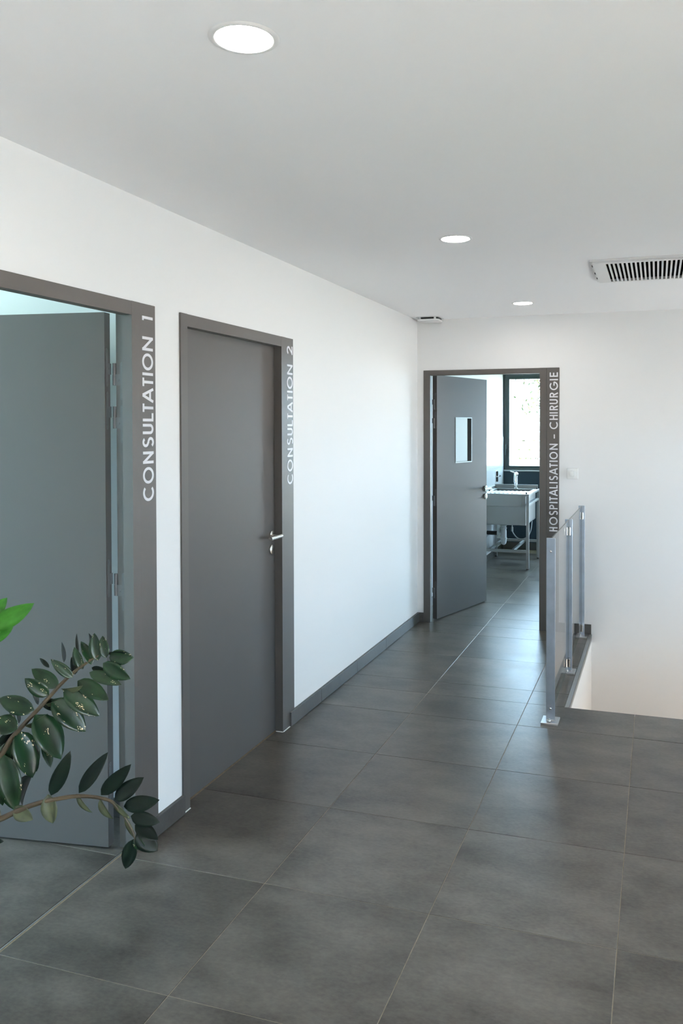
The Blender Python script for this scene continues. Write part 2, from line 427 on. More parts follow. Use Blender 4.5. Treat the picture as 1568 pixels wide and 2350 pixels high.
# skirting tiles
def skirting(name, axis, pos, depth, spans, h=0.077, sign=1):
    root = empty(name); struct(root)
    for a, b in spans:
        bm = bmesh.new()
        lo, hi = min(pos, pos+sign*depth), max(pos, pos+sign*depth)
        if axis == 'x': abox(bm, (lo, a+0.0012, 0.0012), (hi, b-0.0012, h), 0.0012)
        else: abox(bm, (a+0.0012, lo, 0.0012), (b-0.0012, hi, h), 0.0012)
        build('skirting_tile', bm, M['skirt'], root)
    return root
skirting('baseboard_left', 'x', WL, 0.0175, [(2.715, 2.965), (4.004, 4.423), (4.423, 5.026), (5.026, 5.629), (5.629, 6.232), (6.232, WE)])
skirting('baseboard_end', 'y', WE, 0.0105, [(WL+0.0175, -1.825), (-0.726, HX-0.001)], sign=-1)
skirting('baseboard_partition', 'y', 2.86, 0.0105, [(-3.19, -2.59), (-2.59, WL-0.078)], sign=-1)
skirting('baseboard_surgery', 'x', SX, 0.0105, [(y, min(y+0.603, YF-0.011)) for y in (6.60, 7.203, 7.806, 8.409, 9.012, 9.615, 10.218)])
skirting('baseboard_far', 'y', YF, 0.0105, [(SX, -1.62), (-1.62, -1.017), (-1.017, -0.414), (-0.414, 0.189)], h=0.095, sign=-1)
# sealant beads at the feet of the frames
bm = bmesh.new(); abox(bm, (-1.874, 3.922, 0.0), (-1.868, 4.004, 0.004), 0.001); abox(bm, (-1.912, 3.917, 0.0), (-1.872, 3.921, 0.004), 0.001)
abox(bm, (-1.914, 2.627, 0), (-1.872, 2.6315, 0.004), 0.001); abox(bm, (-1.873, 2.966, 0), (-1.868, 3.014, 0.004), 0.001)
s = struct(build('trim_3', bm, M['sealant']))

# ------------------------------------------------------------------ lettering (own strokes)
SW = 0.155      # stroke width relative to the cap height
def arc(cx, cy, rx, ry, a0, a1, n=22):
    return [(cx+rx*math.cos(math.radians(a0+(a1-a0)*i/n)), cy+ry*math.sin(math.radians(a0+(a1-a0)*i/n))) for i in range(n+1)]
h_ = SW/2
def glyph(ch, W):
    """centre lines of a capital in a box W wide and 1 high; W relative to the cap height"""
    a, b = h_, W-h_; t, m_ = 1-h_, 0.5
    if ch == 'O': return [arc(W/2, .5, W/2-h_, .5-h_+.01, 0, 360, 44)]
    if ch == 'C': return [arc(W*.56, .5, W*.56-h_, .5-h_+.01, 47, 313, 36)]
    if ch == 'G': return [arc(W*.53, .5, W*.53-h_, .5-h_+.01, 45, 360, 36)[:-1]+[(W-h_, .5)], [(W*.55, .47), (W, .47)]]
    if ch == 'N': return [[(a, 0), (a, 1)], [(a, .93), (b, .07)], [(b, 0), (b, 1)]]
    if ch == 'S':
        r = .25-h_/2+.01; cx = W/2; rx = W/2-h_
        return [arc(cx, .75-.012, rx*.92, r, 30, 270, 20)[:-1]+arc(cx, .25+.012-.0, rx, r+.0, 90, -150, 22)]
    if ch == 'U': return [[(a, 1)]+arc(W/2, max(.30, W/2), W/2-h_, max(.30, W/2)-h_, 180, 360, 24)+[(b, 1)]]
    if ch == 'L': return [[(a, 0), (a, 1)], [(a, h_), (W, h_)]]
    if ch == 'T': return [[(0, t), (W, t)], [(W/2, 0), (W/2, t)]]
    if ch == 'A': return [[(h_*.9, 0), (W/2, 1.0)], [(W-h_*.9, 0), (W/2, 1.0)], [(W*.2, .30), (W*.8, .30)]]
    if ch == 'I': return [[(W/2, 0), (W/2, 1)]]
    if ch == 'H': return [[(a, 0), (a, 1)], [(b, 0), (b, 1)], [(a, .52), (b, .52)]]
    if ch == 'P': return [[(a, 0), (a, 1)], [(a, t)]+arc(W-.29, .71, .29-h_, .29-h_, 90, -90, 16)+[(a, .42+h_)]]
    if ch == 'R': return [[(a, 0), (a, 1)], [(a, t)]+arc(W-.31, .72, .28-h_, .28-h_, 90, -90, 16)+[(a, .44+h_)], [(W*.48, .5), (W-h_*.9, 0)]]
    if ch == 'E': return [[(a, 0), (a, 1)], [(a, h_), (W, h_)], [(a, .52), (W*.94, .52)], [(a, t), (W, t)]]
    if ch == '-': return [[(0, .42), (W, .42)]]
    if ch == '1': return [[(b, 0), (b, 1)], [(0, t), (b, t)]]
    if ch == '2': return [arc(W/2, .70, W/2-h_, .30-h_, 165, -22, 18)+[(h_*1.1, h_*.6)], [(0, h_), (W, h_)]]
def stroke(bm, pts, to3, closed=False):
    """one flat stroke with mitred joints and a little thickness"""
    P = [Vector(p) for p in pts]; n = len(P); Lf, Rt = [], []
    if closed: P = P[:-1]; n -= 1
    for i in range(n):
        dp = (P[i]-P[i-1]).normalized() if (i > 0 or closed) else None
        dn = (P[(i+1) % n]-P[i]).normalized() if (i < n-1 or closed) else None
        d = dp or dn
        if dp and dn:
            nrm = (Vector((-dp.y, dp.x))+Vector((-dn.y, dn.x))).normalized()
            k = h_/max(.5, nrm.dot(Vector((-dn.y, dn.x))))
        else: nrm = Vector((-d.y, d.x)); k = h_
        Lf.append(P[i]+nrm*k); Rt.append(P[i]-nrm*k)
    rings = []
    for l, r in zip(Lf, Rt): rings.append([bm.verts.new(to3(l.x, l.y, 0)), bm.verts.new(to3(l.x, l.y, 1)), bm.verts.new(to3(r.x, r.y, 1)), bm.verts.new(to3(r.x, r.y, 0))])
    for i in range(n if closed else n-1):
        A, B = rings[i], rings[(i+1) % n]
        for k in range(4): bm.faces.new((A[k], A[(k+1) % 4], B[(k+1) % 4], B[k]))
    if not closed: bm.faces.new(rings[0]); bm.faces.new(rings[-1][::-1])
def lettering(parts, place, cap, parent):
    """parts: (char, start, end) along the reading direction in metres; place(s, t, k) -> point. Every character is one mesh."""
    for ch, s0, s1 in parts:
        bm = bmesh.new(); W = (s1-s0)/cap
        for n_, st in enumerate(glyph(ch, W)):          # each stroke a hair thicker than the one before, so that no two faces coincide
            stroke(bm, st, lambda x, y, k: place(s0+x*cap, y*cap, k*(1+0.22*n_)-0.1*n_*(1-k)), ch == 'O')
        build('letter', bm, M['letters'], parent)

# ------------------------------------------------------------------ doors
FX = -1.872            # face of the frames on the left wall
def handle_set(parent, P, n, along, key_drop=0.072):
    """lever on a round rose and key escutcheon. P on the leaf face, n outward, along = lever direction"""
    n, along = Vector(n).normalized(), Vector(along).normalized(); up = Vector((0, 0, 1)); P = Vector(P)
    bm = bmesh.new(); acyl(bm, P, P+n*0.0085, 0.0265, 0.0265, 32); acyl(bm, P+n*0.0085, P+n*0.010, 0.0265, 0.0245, 32)
    build('rose', bm, M['nickel'], parent, True)
    bm = bmesh.new(); acyl(bm, P+n*0.010, P+n*0.055, 0.0085, seg=20)
    acyl(bm, P+n*0.055-along*0.0105, P+n*0.055+along*0.118, 0.0105, seg=20)
    build('lever_handle', bm, M['nickel'], parent, True)
    Q = P-up*key_drop
    bm = bmesh.new(); acyl(bm, Q, Q+n*0.0085, 0.0265, seg=32); acyl(bm, Q+n*0.0085, Q+n*0.010, 0.0265, 0.0245, 32)
    e = build('escutcheon', bm, M['nickel'], parent, True)
    side = n.cross(up)
    bm = bmesh.new(); c = Q+n*0.0102; vs = []
    for s_, t_, k in ((-1, -1, 0), (1, -1, 0), (1, 1, 0), (-1, 1, 0)): vs.append(bm.verts.new(c+side*s_*0.0032+up*t_*0.0095))
    v2 = [bm.verts.new(v.co-n*0.003) for v in vs]
    bm.faces.new(vs)
    for i in range(4): bm.faces.new((vs[i], vs[(i+1) % 4], v2[(i+1) % 4], v2[i]))
    build('keyhole', bm, M['black'], e)

def hinge_set(parent, axis_xy, jamb_pt, jamb_dir, jamb_n, leaf_pt, leaf_dir, leaf_n, zs):
    """pin hinges: knuckle in two barrels, a cranked plate on the jamb and one on the leaf edge, with screws"""
    up = Vector((0, 0, 1))
    for z in zs:
        root = empty('hinge'); root.parent = parent
        c = Vector((axis_xy[0], axis_xy[1], z))
        bm = bmesh.new(); acyl(bm, c+up*0.002, c+up*0.042, 0.0072, seg=18); acyl(bm, c-up*0.042, c-up*0.0005, 0.0072, seg=18)
        acyl(bm, c-up*0.0005, c+up*0.002, 0.0060, seg=18)
        build('knuckle', bm, M['hinge'], root, True)
        def plate(P, d, n, lo, hi, s):
            P, d, n = Vector(P), Vector(d).normalized(), Vector(n).normalized()
            mt = Matrix((( d.x, n.x, 0, P.x), (d.y, n.y, 0, P.y), (0, 0, 1, z), (0, 0, 0, 1)))
            bm = bmesh.new()
            outl = [(0, lo), (0, hi), (.017, hi), (.017, s*.062), (.034, s*.062), (.034, -s*.090 if s > 0 else .090), (.017, -s*.090 if s > 0 else .090)]
            if s > 0: out = [(-.004, -.042), (.018, -.042), (.018, -.092), (.022, -.098), (.030, -.098), (.034, -.092), (.034, .040), (.030, .046), (.022, .046), (.018, .040), (.018, .0), (-.004, .0)]
            else: out = [(-.004, .042), (.018, .042), (.018, .092), (.022, .098), (.030, .098), (.034, .092), (.034, -.040), (.030, -.046), (.022, -.046), (.018, -.040), (.018, 0), (-.004, 0)]
            A = [bm.verts.new(mt @ Vector((x, 0.0, y))) for x, y in out]; B = [bm.verts.new(mt @ Vector((x, 0.0022, y))) for x, y in out]
            bm.faces.new(A); bm.faces.new(B[::-1])
            for i in range(len(A)): bm.faces.new((A[i], A[(i+1) % len(A)], B[(i+1) % len(A)], B[i]))
            build('hinge_plate', bm, M['hinge'], root)
            for x, y in ((.026, -s*.086), (.026, s*.034), (.010, -s*.022)):
                q = mt @ Vector((x, 0.0022, y)); bm = bmesh.new(); acyl(bm, q, q+n*0.0012, 0.0048, 0.004, 14)
                build('screw', bm, M['hinge'], root, True)
        plate(jamb_pt, jamb_dir, jamb_n, 0, 0, 1)
        plate(leaf_pt, leaf_dir, leaf_n, 0, 0, -1)

def map_text(spec, lo, hi):
    """spec: (char, a, b) in picture units with a > b running from start to end; mapped on lo..hi"""
    s0, s1 = spec[0][1], spec[-1][2]
    f = lambda q: lo+(q-s0)/(s1-s0)*(hi-lo)
    return [(c, f(a), f(b)) for c, a, b in spec]

CONS = [('C', 1510, 1407), ('O', 1389, 1274), ('N', 1250, 1166), ('S', 1138, 1066), ('U', 1046, 975), ('L', 958, 900), ('T', 893, 835), ('A', 829, 725), ('T', 716, 657), ('I', 640, 622), ('O', 605, 488), ('N', 470, 374)]

def left_door(name, y_in0, y_in1, y_out0, y_out1, sign_y1, text, tspan):
    root = struct(empty(name, (FX, (y_in0+y_in1)/2, 0)))
    def L(o):
        o.matrix_parent_inverse = root.matrix_world.inverted() if False else Matrix.Translation(-root.location); return o
    def jamb(y_in, y_out):
        s = 1 if y_out > y_in else -1
        bm = bmesh.new()
        sec = [(FX, y_in), (FX, y_out), (-1.957, y_out), (-1.957, y_in+s*0.020), (-1.9155, y_in+s*0.020), (-1.9155, y_in)]
        A = [bm.verts.new((x, y, 0.001)) for x, y in sec]; B = [bm.verts.new((x, y, 2.086)) for x, y in sec]
        bm.faces.new(A); bm.faces.new(B)
        for i in range(6): bm.faces.new((A[i], A[(i+1) % 6], B[(i+1) % 6], B[i]))
        L(build('jamb', bm, M['door'], root))
    jamb(y_in0, y_out0); jamb(y_in1, y_out1)
    bm = bmesh.new(); sec = [(FX-0.0006, 2.034), (FX-0.0006, 2.0855), (-1.957, 2.0855), (-1.957, 2.052), (-1.9155, 2.052), (-1.9155, 2.034)]
    A = [bm.verts.new((x, y_in0, z)) for x, z in sec]; B = [bm.verts.new((x, y_in1, z)) for x, z in sec]
    bm.faces.new(A); bm.faces.new(B)
    for i in range(6): bm.faces.new((A[i], A[(i+1) % 6], B[(i+1) % 6], B[i]))
    L(build('head', bm, M['door'], root))
    sp = L(box('sign_panel', (WL, y_out1+0.0008, 0.001), (FX-0.0008, sign_y1, 2.086), M['door'], root, bev=0.0008))
    z0, z1, yb = tspan
    lettering(map_text(text, z0, z1), lambda s, t, k: (FX-0.0009+0.0009*k, yb-t, s), 0.0690, sp)
    return root, L

# consulting room 1: open
d1, L1 = left_door('door_1', 1.702, 2.632, 1.652, 2.681, 2.784, CONS+[('1', 264, 234)], (1.327, 2.039, 2.7665))
h0 = Vector((-1.986, 2.622)); ld = Vector((-0.4690, -0.0630)).normalized(); ln = Vector((-ld.y, ld.x))  # ln points to +y side
ln = Vector((ld.y, -ld.x)) if Vector((ld.y, -ld.x)).y > 0 else Vector((-ld.y, ld.x))
def leaf_mesh(name, parent, h0, ld, back, length, thick, zlo, zhi, hole=None):
    bm = bmesh.new()
    def to3(u, v, t): p = h0+ld*u+back*t; return (p.x, p.y, v)
    panel_grid(bm, [0, length], [zlo, zhi], [hole] if hole else [], 0, thick, to3)
    bmesh.ops.recalc_face_normals(bm, faces=bm.faces[:])
    return build(name, bm, M['leaf'], parent)
leaf1 = L1(leaf_mesh('leaf', d1, h0, ld, ln, 0.925, 0.040, 0.009, 2.047))
back_corner = h0+ln*0.040
def L1h(fn, *a):
    before = set(o.name for o in COL.objects); fn(*a)
    for o in COL.objects:
        if o.name not in before and o.parent is d1: o.matrix_parent_inverse = Matrix.Translation(-d1.location)
e = h0+ld*0.86
L1h(handle_set, d1, (e.x, e.y, 1.045), (-ln.x, -ln.y, 0), (-ld.x, -ld.y, 0))
L1h(hinge_set, d1, (-1.9665, 2.6545), (-1.956, 2.652, 0), (1, 0, 0), (0, -1, 0), (back_corner.x-ln.x*0.0, back_corner.y, 0), (-ln.x, -ln.y, 0), (-ld.x, -ld.y, 0), (1.814, 1.650, 1.011, 0.235))

# consulting room 2: closed
d2_, L2 = left_door('door_2', 3.015, 3.920, 2.965, 3.969, 4.066, CONS+[('2', 279, 200)], (1.305, 2.044, 4.0555))
leaf2 = L2(box('leaf', (-1.9555, 3.000, 0.006), (-1.9165, 3.9345, 2.0475), M['leaf'], d2_, bev=0.001))
def under(root, fn, *a):
    before = set(o.name for o in COL.objects); fn(*a)
    for o in COL.objects:
        if o.name not in before and o.parent is root: o.matrix_parent_inverse = Matrix.Translation(-root.location)
under(d2_, handle_set, d2_, (-1.9165, 3.879, 1.045), (1, 0, 0), (0, -1, 0))

# surgery: open inwards, hinged on the left
FY = 6.500
d3 = struct(empty('door_3', (-1.32, FY, 0)))
def L3(o): o.matrix_parent_inverse = Matrix.Translation(-d3.location); return o
def prism_xy(name, sec, z0, z1, m, parent):
    bm = bmesh.new(); A = [bm.verts.new((x, y, z0)) for x, y in sec]; B = [bm.verts.new((x, y, z1)) for x, y in sec]
    bm.faces.new(A); bm.faces.new(B); n = len(sec)
    for i in range(n): bm.faces.new((A[i], A[(i+1) % n], B[(i+1) % n], B[i]))
    return build(name, bm, m, parent)
for xi, xo in ((-1.768, -1.825), (-0.878, -0.8245)):
    s = 1 if xo > xi else -1
    L3(prism_xy('jamb', [(xi, FY), (xo, FY), (xo, 6.585), (xi+s*0.02, 6.585), (xi+s*0.02, 6.543), (xi, 6.543)], 0.001, 2.072, M['door'], d3))
bm = bmesh.new(); sec = [(FY+0.0006, 2.029), (FY+0.0006, 2.0715), (6.585, 2.0715), (6.585, 2.048), (6.543, 2.048), (6.543, 2.029)]
A = [bm.verts.new((-1.768, y, z)) for y, z in sec]; B = [bm.verts.new((-0.878, y, z)) for y, z in sec]
bm.faces.new(A); bm.faces.new(B)
for i in range(6): bm.faces.new((A[i], A[(i+1) % 6], B[(i+1) % 6], B[i]))
L3(build('head', bm, M['door'], d3))
sp3 = L3(box('sign_panel', (-0.8237, FY+0.0008, 0.001), (-0.726, WE, 2.072), M['door'], d3, bev=0.0008))
HOSP = [('H', 1431, 1396), ('O', 1379, 1312), ('S', 1298, 1261), ('P', 1249, 1212), ('I', 1199, 1189), ('T', 1178, 1146), ('A', 1141, 1085), ('L', 1078, 1050), ('I', 1036, 1026), ('S', 1011, 974), ('A', 967, 909), ('T', 905, 871), ('I', 859, 849), ('O', 838, 777), ('N', 760, 711), ('-', 668, 634), ('C', 591, 528), ('H', 515, 474), ('I', 463, 453), ('R', 436, 396), ('U', 386, 346), ('R', 331, 290), ('G', 272, 205), ('I', 191, 181), ('E', 163, 127)]
lettering(map_text(HOSP, 0.790, 2.034), lambda s, t, k: (-0.7365-t, FY+0.0008-0.0009*k, s), 0.064, sp3)
h3 = Vector((-1.738, 6.600)); l3 = Vector((0.250, 0.844)).normalized(); b3 = Vector((-l3.y, l3.x))
leaf3 = L3(leaf_mesh('leaf', d3, h3, l3, b3, 0.880, 0.040, 0.008, 2.040, (0.317, 1.306, 0.589, 1.684)))
def P3(u, t, z): p = h3+l3*u+b3*t; return Vector((p.x, p.y, z))
bm = bmesh.new()
panel_grid(bm, [0.309, 0.597], [1.298, 1.692], [(0.317, 1.306, 0.589, 1.684)], -0.0025, 0.003, lambda u, v, t: P3(u, t, v))
build('glazing_bead', bm, M['alu'], leaf3)
bm = bmesh.new(); panel_grid(bm, [0.317, 0.589], [1.306, 1.684], [], 0.010, 0.016, lambda u, v, t: P3(u, t, v)); build('vision_pane', bm, M['glass'], leaf3)
under(d3, handle_set, d3, P3(0.852, 0, 1.045), (-b3.x, -b3.y, 0), (-l3.x, -l3.y, 0))
under(d3, hinge_set, d3, (-1.7640, 6.6015), (-1.788, 6.588, 0), (0, -1, 0), (1, 0, 0), P3(0, 0.040, 0)*1.0, (-b3.x, -b3.y, 0), (-l3.x, -l3.y, 0), (1.795, 1.640, 0.995, 0.225))

# ------------------------------------------------------------------ windows
def window(name, to3, u0, u1, v0, v1, t, m, mull=(), fr=0.045, sash=0.065, handle=None, depth=0.07):
    root = struct(empty(name))
    bm = bmesh.new(); panel_grid(bm, [u0, u1], [v0, v1], [(u0+fr, v0+fr*0.55, u1-fr, v1-fr*0.55)], t, t+depth, to3); build('window_frame', bm, m, root)
    us = [u0+fr]+list(mull)+[u1-fr]
    for a, b in zip(us, us[1:]):
        bm = bmesh.new(); panel_grid(bm, [a+.002, b-.002], [v0+fr*.55+.002, v1-fr*.55-.002], [(a+sash, v0+fr*.55+sash*.72, b-sash, v1-fr*.55-sash*1.0)], t+0.006, t+depth-.012, to3)
        s_ = build('sash', bm, m, root)
        bm = bmesh.new(); panel_grid(bm, [a+sash-.004, b-sash+.004], [v0+fr*.55+sash*.72-.004, v1-fr*.55-sash+.004], [], t+.030, t+.034, to3); build('pane', bm, M['glass'], s_)
    return root
win1 = window('window_1', Y3, -1.924, -0.622, 1.044, 2.294, YF+0.02, M['winframe'], mull=(-1.24,), fr=0.026, sash=0.050)
bm = bmesh.new(); abox(bm, (-1.903, YF-0.002, 1.315), (-1.879, YF+0.024, 1.375), 0.003); abox(bm, (-1.898, YF-0.028, 1.355), (-1.884, YF-0.002, 1.372), 0.002); abox(bm, (-1.899, YF-0.040, 1.235), (-1.883, YF-0.024, 1.375), 0.004)
build('window_handle', bm, M['winframe'], win1)
bm = bmesh.new(); abox(bm, (-1.915, YF-0.018, 1.024), (-0.62, YF+0.02, 1.042), 0.002); build('sill', bm, M['alu'], win1)
window('window_2', Y3, -0.448, 1.298, 0.102, 2.398, YF+0.06, M['winframe'])
window('window_3', X3, -2.498, 0.198, 0.022, 1.598, XR+0.08, M['winframe'], mull=(-1.15,))
window('window_5', X3, 4.302, 6.298, 0.402, 1.648, XR+0.08, M['winframe'])
window('window_4', X3, -0.548, 2.748, 0.052, 2.438, XA-0.17, M['winframe'], mull=(1.1,))
R90 = math.pi/2
portal('daylight_glazing', (XR+0.2, -1.15, 0.81), (0, R90, 0), 1.58, 2.7)
portal('daylight_stairs', (XR+0.2, 5.3, 1.025), (0, R90, 0), 1.25, 2.0)
portal('daylight_consulting', (XA-0.23, 1.1, 1.225), (0, -R90, 0), 2.35, 3.0)
portal('daylight_surgery', (-1.27, YF+0.2, 1.67), (-R90, 0, 0), 1.3, 1.25)
portal('daylight_surgery_side', (0.425, YF+0.2, 1.25), (-R90, 0, 0), 1.75, 2.3)

struct(box('added_canopy', (XR+0.25, 2.6, 1.74), (XR+4.6, 8.2, 1.90), M['facade']))      # unseen canopy, added to keep blue sky light off the stair window
# glazed white tiles on the surgery wall
wt = bpy.data.objects['wall_surgery']
for i, (y0, y1) in enumerate(((8.834, 9.437), (9.437, 10.040), (10.040, 10.643), (10.643, YF))):
    for z0, z1 in ((0.096, 0.308), (0.308, 0.698), (0.698, 1.088), (1.088, 1.478)):
        box('wall_tile', (SX, y0+0.0015, z0+0.0015), (SX+0.008, y1-0.0015, z1-0.0015), M['walltile'], wt, bev=0.001)

# ------------------------------------------------------------------ ceiling fittings
for i, (x, y, lab) in enumerate(((-0.887, 1.670, 'round white recessed ceiling light nearest to the viewer, largest of the three'),
                                 (-0.895, 3.740, 'round white recessed ceiling light in the middle of the row of three'),
                                 (-0.908, 5.835, 'round white recessed ceiling light farthest off, close to the end wall'))):
    root = tag(empty('ceiling_light', (x, y, H)), lab, 'ceiling light', 'recessed ceiling lights along the corridor')
    bm = bmesh.new(); lathe(bm, [(0.0655, -0.0035), (0.069, -0.0045), (0.076, -0.0030), (0.0795, -0.0003), (0.0655, -0.0003), (0.0655, -0.0035)], 48)
    build('bezel', bm, M['vent'], root, True)
    bm = bmesh.new(); lathe(bm, [(0, -0.0028), (0.045, -0.0028), (0.0655, -0.0022), (0.0655, -0.0004), (0, -0.0004)], 48)
    build('diffuser', bm, M['lamp'], root, True)

g = tag(empty('ceiling_vent', (0.205, 4.76, H)), 'white rectangular ceiling grille with many parallel slats', 'vent')
def V(name, lo, hi, m, bev=0.0): return box(name, lo, hi, m, g, bev)
gx0, gx1, gy0, gy1 = -0.548, 0.548, -0.318, 0.325
bm = bmesh.new(); panel_grid(bm, [gx0, gx1], [gy0, gy1], [(gx0+0.030, gy0+0.030, gx1-0.030, gy1-0.022)], -0.010, -0.0002, Z3)
build('frame', bm, M['vent'], g)
bm = bmesh.new(); panel_grid(bm, [gx0+0.012, gx1-0.012], [gy0+0.022, gy1-0.012], [(gx0+0.075, gy0+0.052, gx1-0.075, gy1-0.034)], -0.017, -0.010, Z3)
build('core_frame', bm, M['vent'], g)
bm = bmesh.new()
abox(bm, (-0.537, -0.307, 0.10), (0.537, 0.307, 0.11)); abox(bm, (-0.538, -0.307, 0.002), (-0.530, 0.307, 0.10)); abox(bm, (0.530, -0.307, 0.002), (0.538, 0.307, 0.10)); abox(bm, (-0.53, -0.308, 0.002), (0.53, -0.300, 0.10)); abox(bm, (-0.53, 0.300, 0.002), (0.53, 0.308, 0.10))
build('duct_box', bm, M['dark'], g)
n_sl = 42; pitch_ = (gx1-gx0-0.15)/n_sl
bm = bmesh.new(); abox(bm, (-0.0008, gy0+0.050, -0.012), (0.0008, gy1-0.032, 0.014)); abox(bm, (-0.0052, gy0+0.050, -0.0165), (0.0052, gy1-0.032, -0.012), 0.001)
sl_me = bpy.data.meshes.new('slat'); bm.to_mesh(sl_me); bm.free(); sl_me.materials.append(M['vent'])
for k in range(n_sl+1):
    o = link('slat', sl_me, None, g, (gx0+0.075+k*pitch_, 0, 0))
for yy in (gy0+0.10, 0.0, 0.16):
    V('clip', (gx0+0.004, yy, -0.0115), (gx0+0.011, yy+0.05, -0.0095), M['dark'])

ev = tag(empty('air_extract_valve', (-1.742, 6.400, H)), 'small white air outlet with a dark slot, on the ceiling in the far corner', 'vent')
def rounded(bm, hx, hy, r, z0, z1, taper=0.0):
    pts = []
    for cx_, cy_, a0 in ((hx-r, hy-r, 0), (-hx+r, hy-r, 90), (-hx+r, -hy+r, 180), (hx-r, -hy+r, 270)):
        for k in range(7): a = math.radians(a0+15*k); pts.append((cx_+r*math.cos(a), cy_+r*math.sin(a)))
    A = [bm.verts.new((x, y, z0)) for x, y in pts]; B = [bm.verts.new((x*(1-taper), y*(1-taper), z1)) for x, y in pts]
    bm.faces.new(A); bm.faces.new(B)
    for i in range(len(A)): bm.faces.new((A[i], A[(i+1) % len(A)], B[(i+1) % len(A)], B[i]))
bm = bmesh.new(); rounded(bm, 0.098, 0.098, 0.03, -0.0002, -0.004); build('base_plate', bm, M['vent'], ev)
bm = bmesh.new(); rounded(bm, 0.080, 0.080, 0.025, -0.004, -0.019); build('slot', bm, M['dark'], ev)
bm = bmesh.new(); rounded(bm, 0.090, 0.090, 0.03, -0.019, -0.031, 0.06); build('cover_plate', bm, M['vent'], ev)
for sx in (-1, 1):
    box('spacer', (sx*0.062-0.008, -0.086, -0.019), (sx*0.062+0.008, -0.070, -0.004), M['vent'], ev)

# added fill panel in the consulting room, brightens the gap behind the leaf
pl = tag(empty('fill_panel', (-3.2, 1.75, H)), 'added, unseen fill panel under the ceiling of the first consulting room', 'ceiling light')
bm = bmesh.new(); panel_grid(bm, [-0.30, 0.30], [-0.30, 0.30], [(-0.28, -0.28, 0.28, 0.28)], -0.012, -0.0003, Z3); build('frame', bm, M['vent'], pl)
box('diffuser', (-0.28, -0.28, -0.008), (0.28, 0.28, -0.0005), M['panel'], pl)
# switch
sw = tag(empty('rotary_switch', (-0.623, WE, 1.246)), 'white square wall switch with a round knob, right of the open door', 'switch')
bm = bmesh.new(); abox(bm, (-0.0425, -0.010, -0.0425), (0.0425, -0.0002, 0.0425), 0.003); build('plate', bm, M['white'], sw)
bm = bmesh.new(); acyl(bm, (0.001, -0.010, 0), (0.001, -0.0135, 0), 0.027, 0.0262, 36); build('dial', bm, M['white'], sw, True)
bm = bmesh.new(); rounded(bm, 0.0135, 0.021, 0.008, 0.0, 0.020, 0.08)
for v in bm.verts: v.co = Vector((v.co.x, -0.0135-v.co.z, v.co.y))
build('grip', bm, M['white'], sw)

# ------------------------------------------------------------------ glass railing
rail = tag(empty('glass_railing', (-0.545, 5.46, 0)), 'glass railing on flat metal posts along the stairwell', 'railing')
def R(o): o.matrix_parent_inverse = Matrix.Translation(-rail.location); return o
PX = -0.5455; posts_y = (4.505, 5.455, 6.420)
for i, py in enumerate(posts_y):
    po = R(box('post', (PX-0.0235, py-0.005, 0.010), (PX+0.0235, py+0.005, 1.006), M['zinc'], rail, bev=0.0008))
    fp = box('foot_plate', (PX-0.047, py-0.055, 0.0), (PX+0.045, py+0.062, 0.010), M['steel'], po, bev=0.001)
    bm = bmesh.new(); acyl(bm, (PX-0.004, py-0.030, 0.010), (PX-0.004, py-0.030, 0.016), 0.012, seg=6); acyl(bm, (PX-0.004, py-0.030, 0.016), (PX-0.004, py-0.030, 0.030), 0.007, 0.006, seg=16)
    build('anchor_bolt', bm, M['chrome'], po, True)
    bm = bmesh.new()
    for sx in (-1, 1):
        abox(bm, (PX+sx*0.011-0.011, py-0.009, 0.010), (PX+sx*0.011+0.011, py-0.005, 0.014), 0.001)
    build('weld', bm, M['steel'], po)
    if i == 0:
        for z in (0.934, 0.074):
            bm = bmesh.new(); mt = Matrix.Translation((PX, py-0.005, z)) @ Matrix.Rotation(R90, 4, 'X')
            lathe(bm, [(0, 0.0045), (0.004, 0.0042), (0.007, 0.002), (0.0075, 0), (0, 0)], 20, mt); build('bolt', bm, M['chrome'], po, True)
    sides = ([1] if i == 0 else [-1] if i == 2 else [-1, 1])
    for sgn in sides:
        for z in (0.932, 0.072):
            bm = bmesh.new()
            y0, y1 = (py-0.005-0.040, py-0.005) if sgn < 0 else (py+0.005, py+0.045)
            for sx in (-1, 1):
                abox(bm, (PX+sx*0.0098-0.0052, y0, z-0.027), (PX+sx*0.0098+0.0052, y1, z+0.027), 0.002)
            build('glass_clamp', bm, M['chrome'], po)
            abm = bmesh.new()
            abox(abm, (PX-0.0047, min(y0, y1)+0.003, z-0.026), (PX+0.0047, max(y0, y1)-0.0005, z+0.026))
            build('gasket', abm, M['black'], po)
for a, b in zip(posts_y, posts_y[1:]):
    gp = R(box('glass_panel', (PX-0.004, a+0.012, 0.045), (PX+0.004, b-0.0065, 1.003), M['rail_glass'], rail))
    gp.data.materials.append(M['glass_edge'])
    for f in gp.data.polygons:
        if abs(f.normal.x) < 0.5: f.material_index = 1

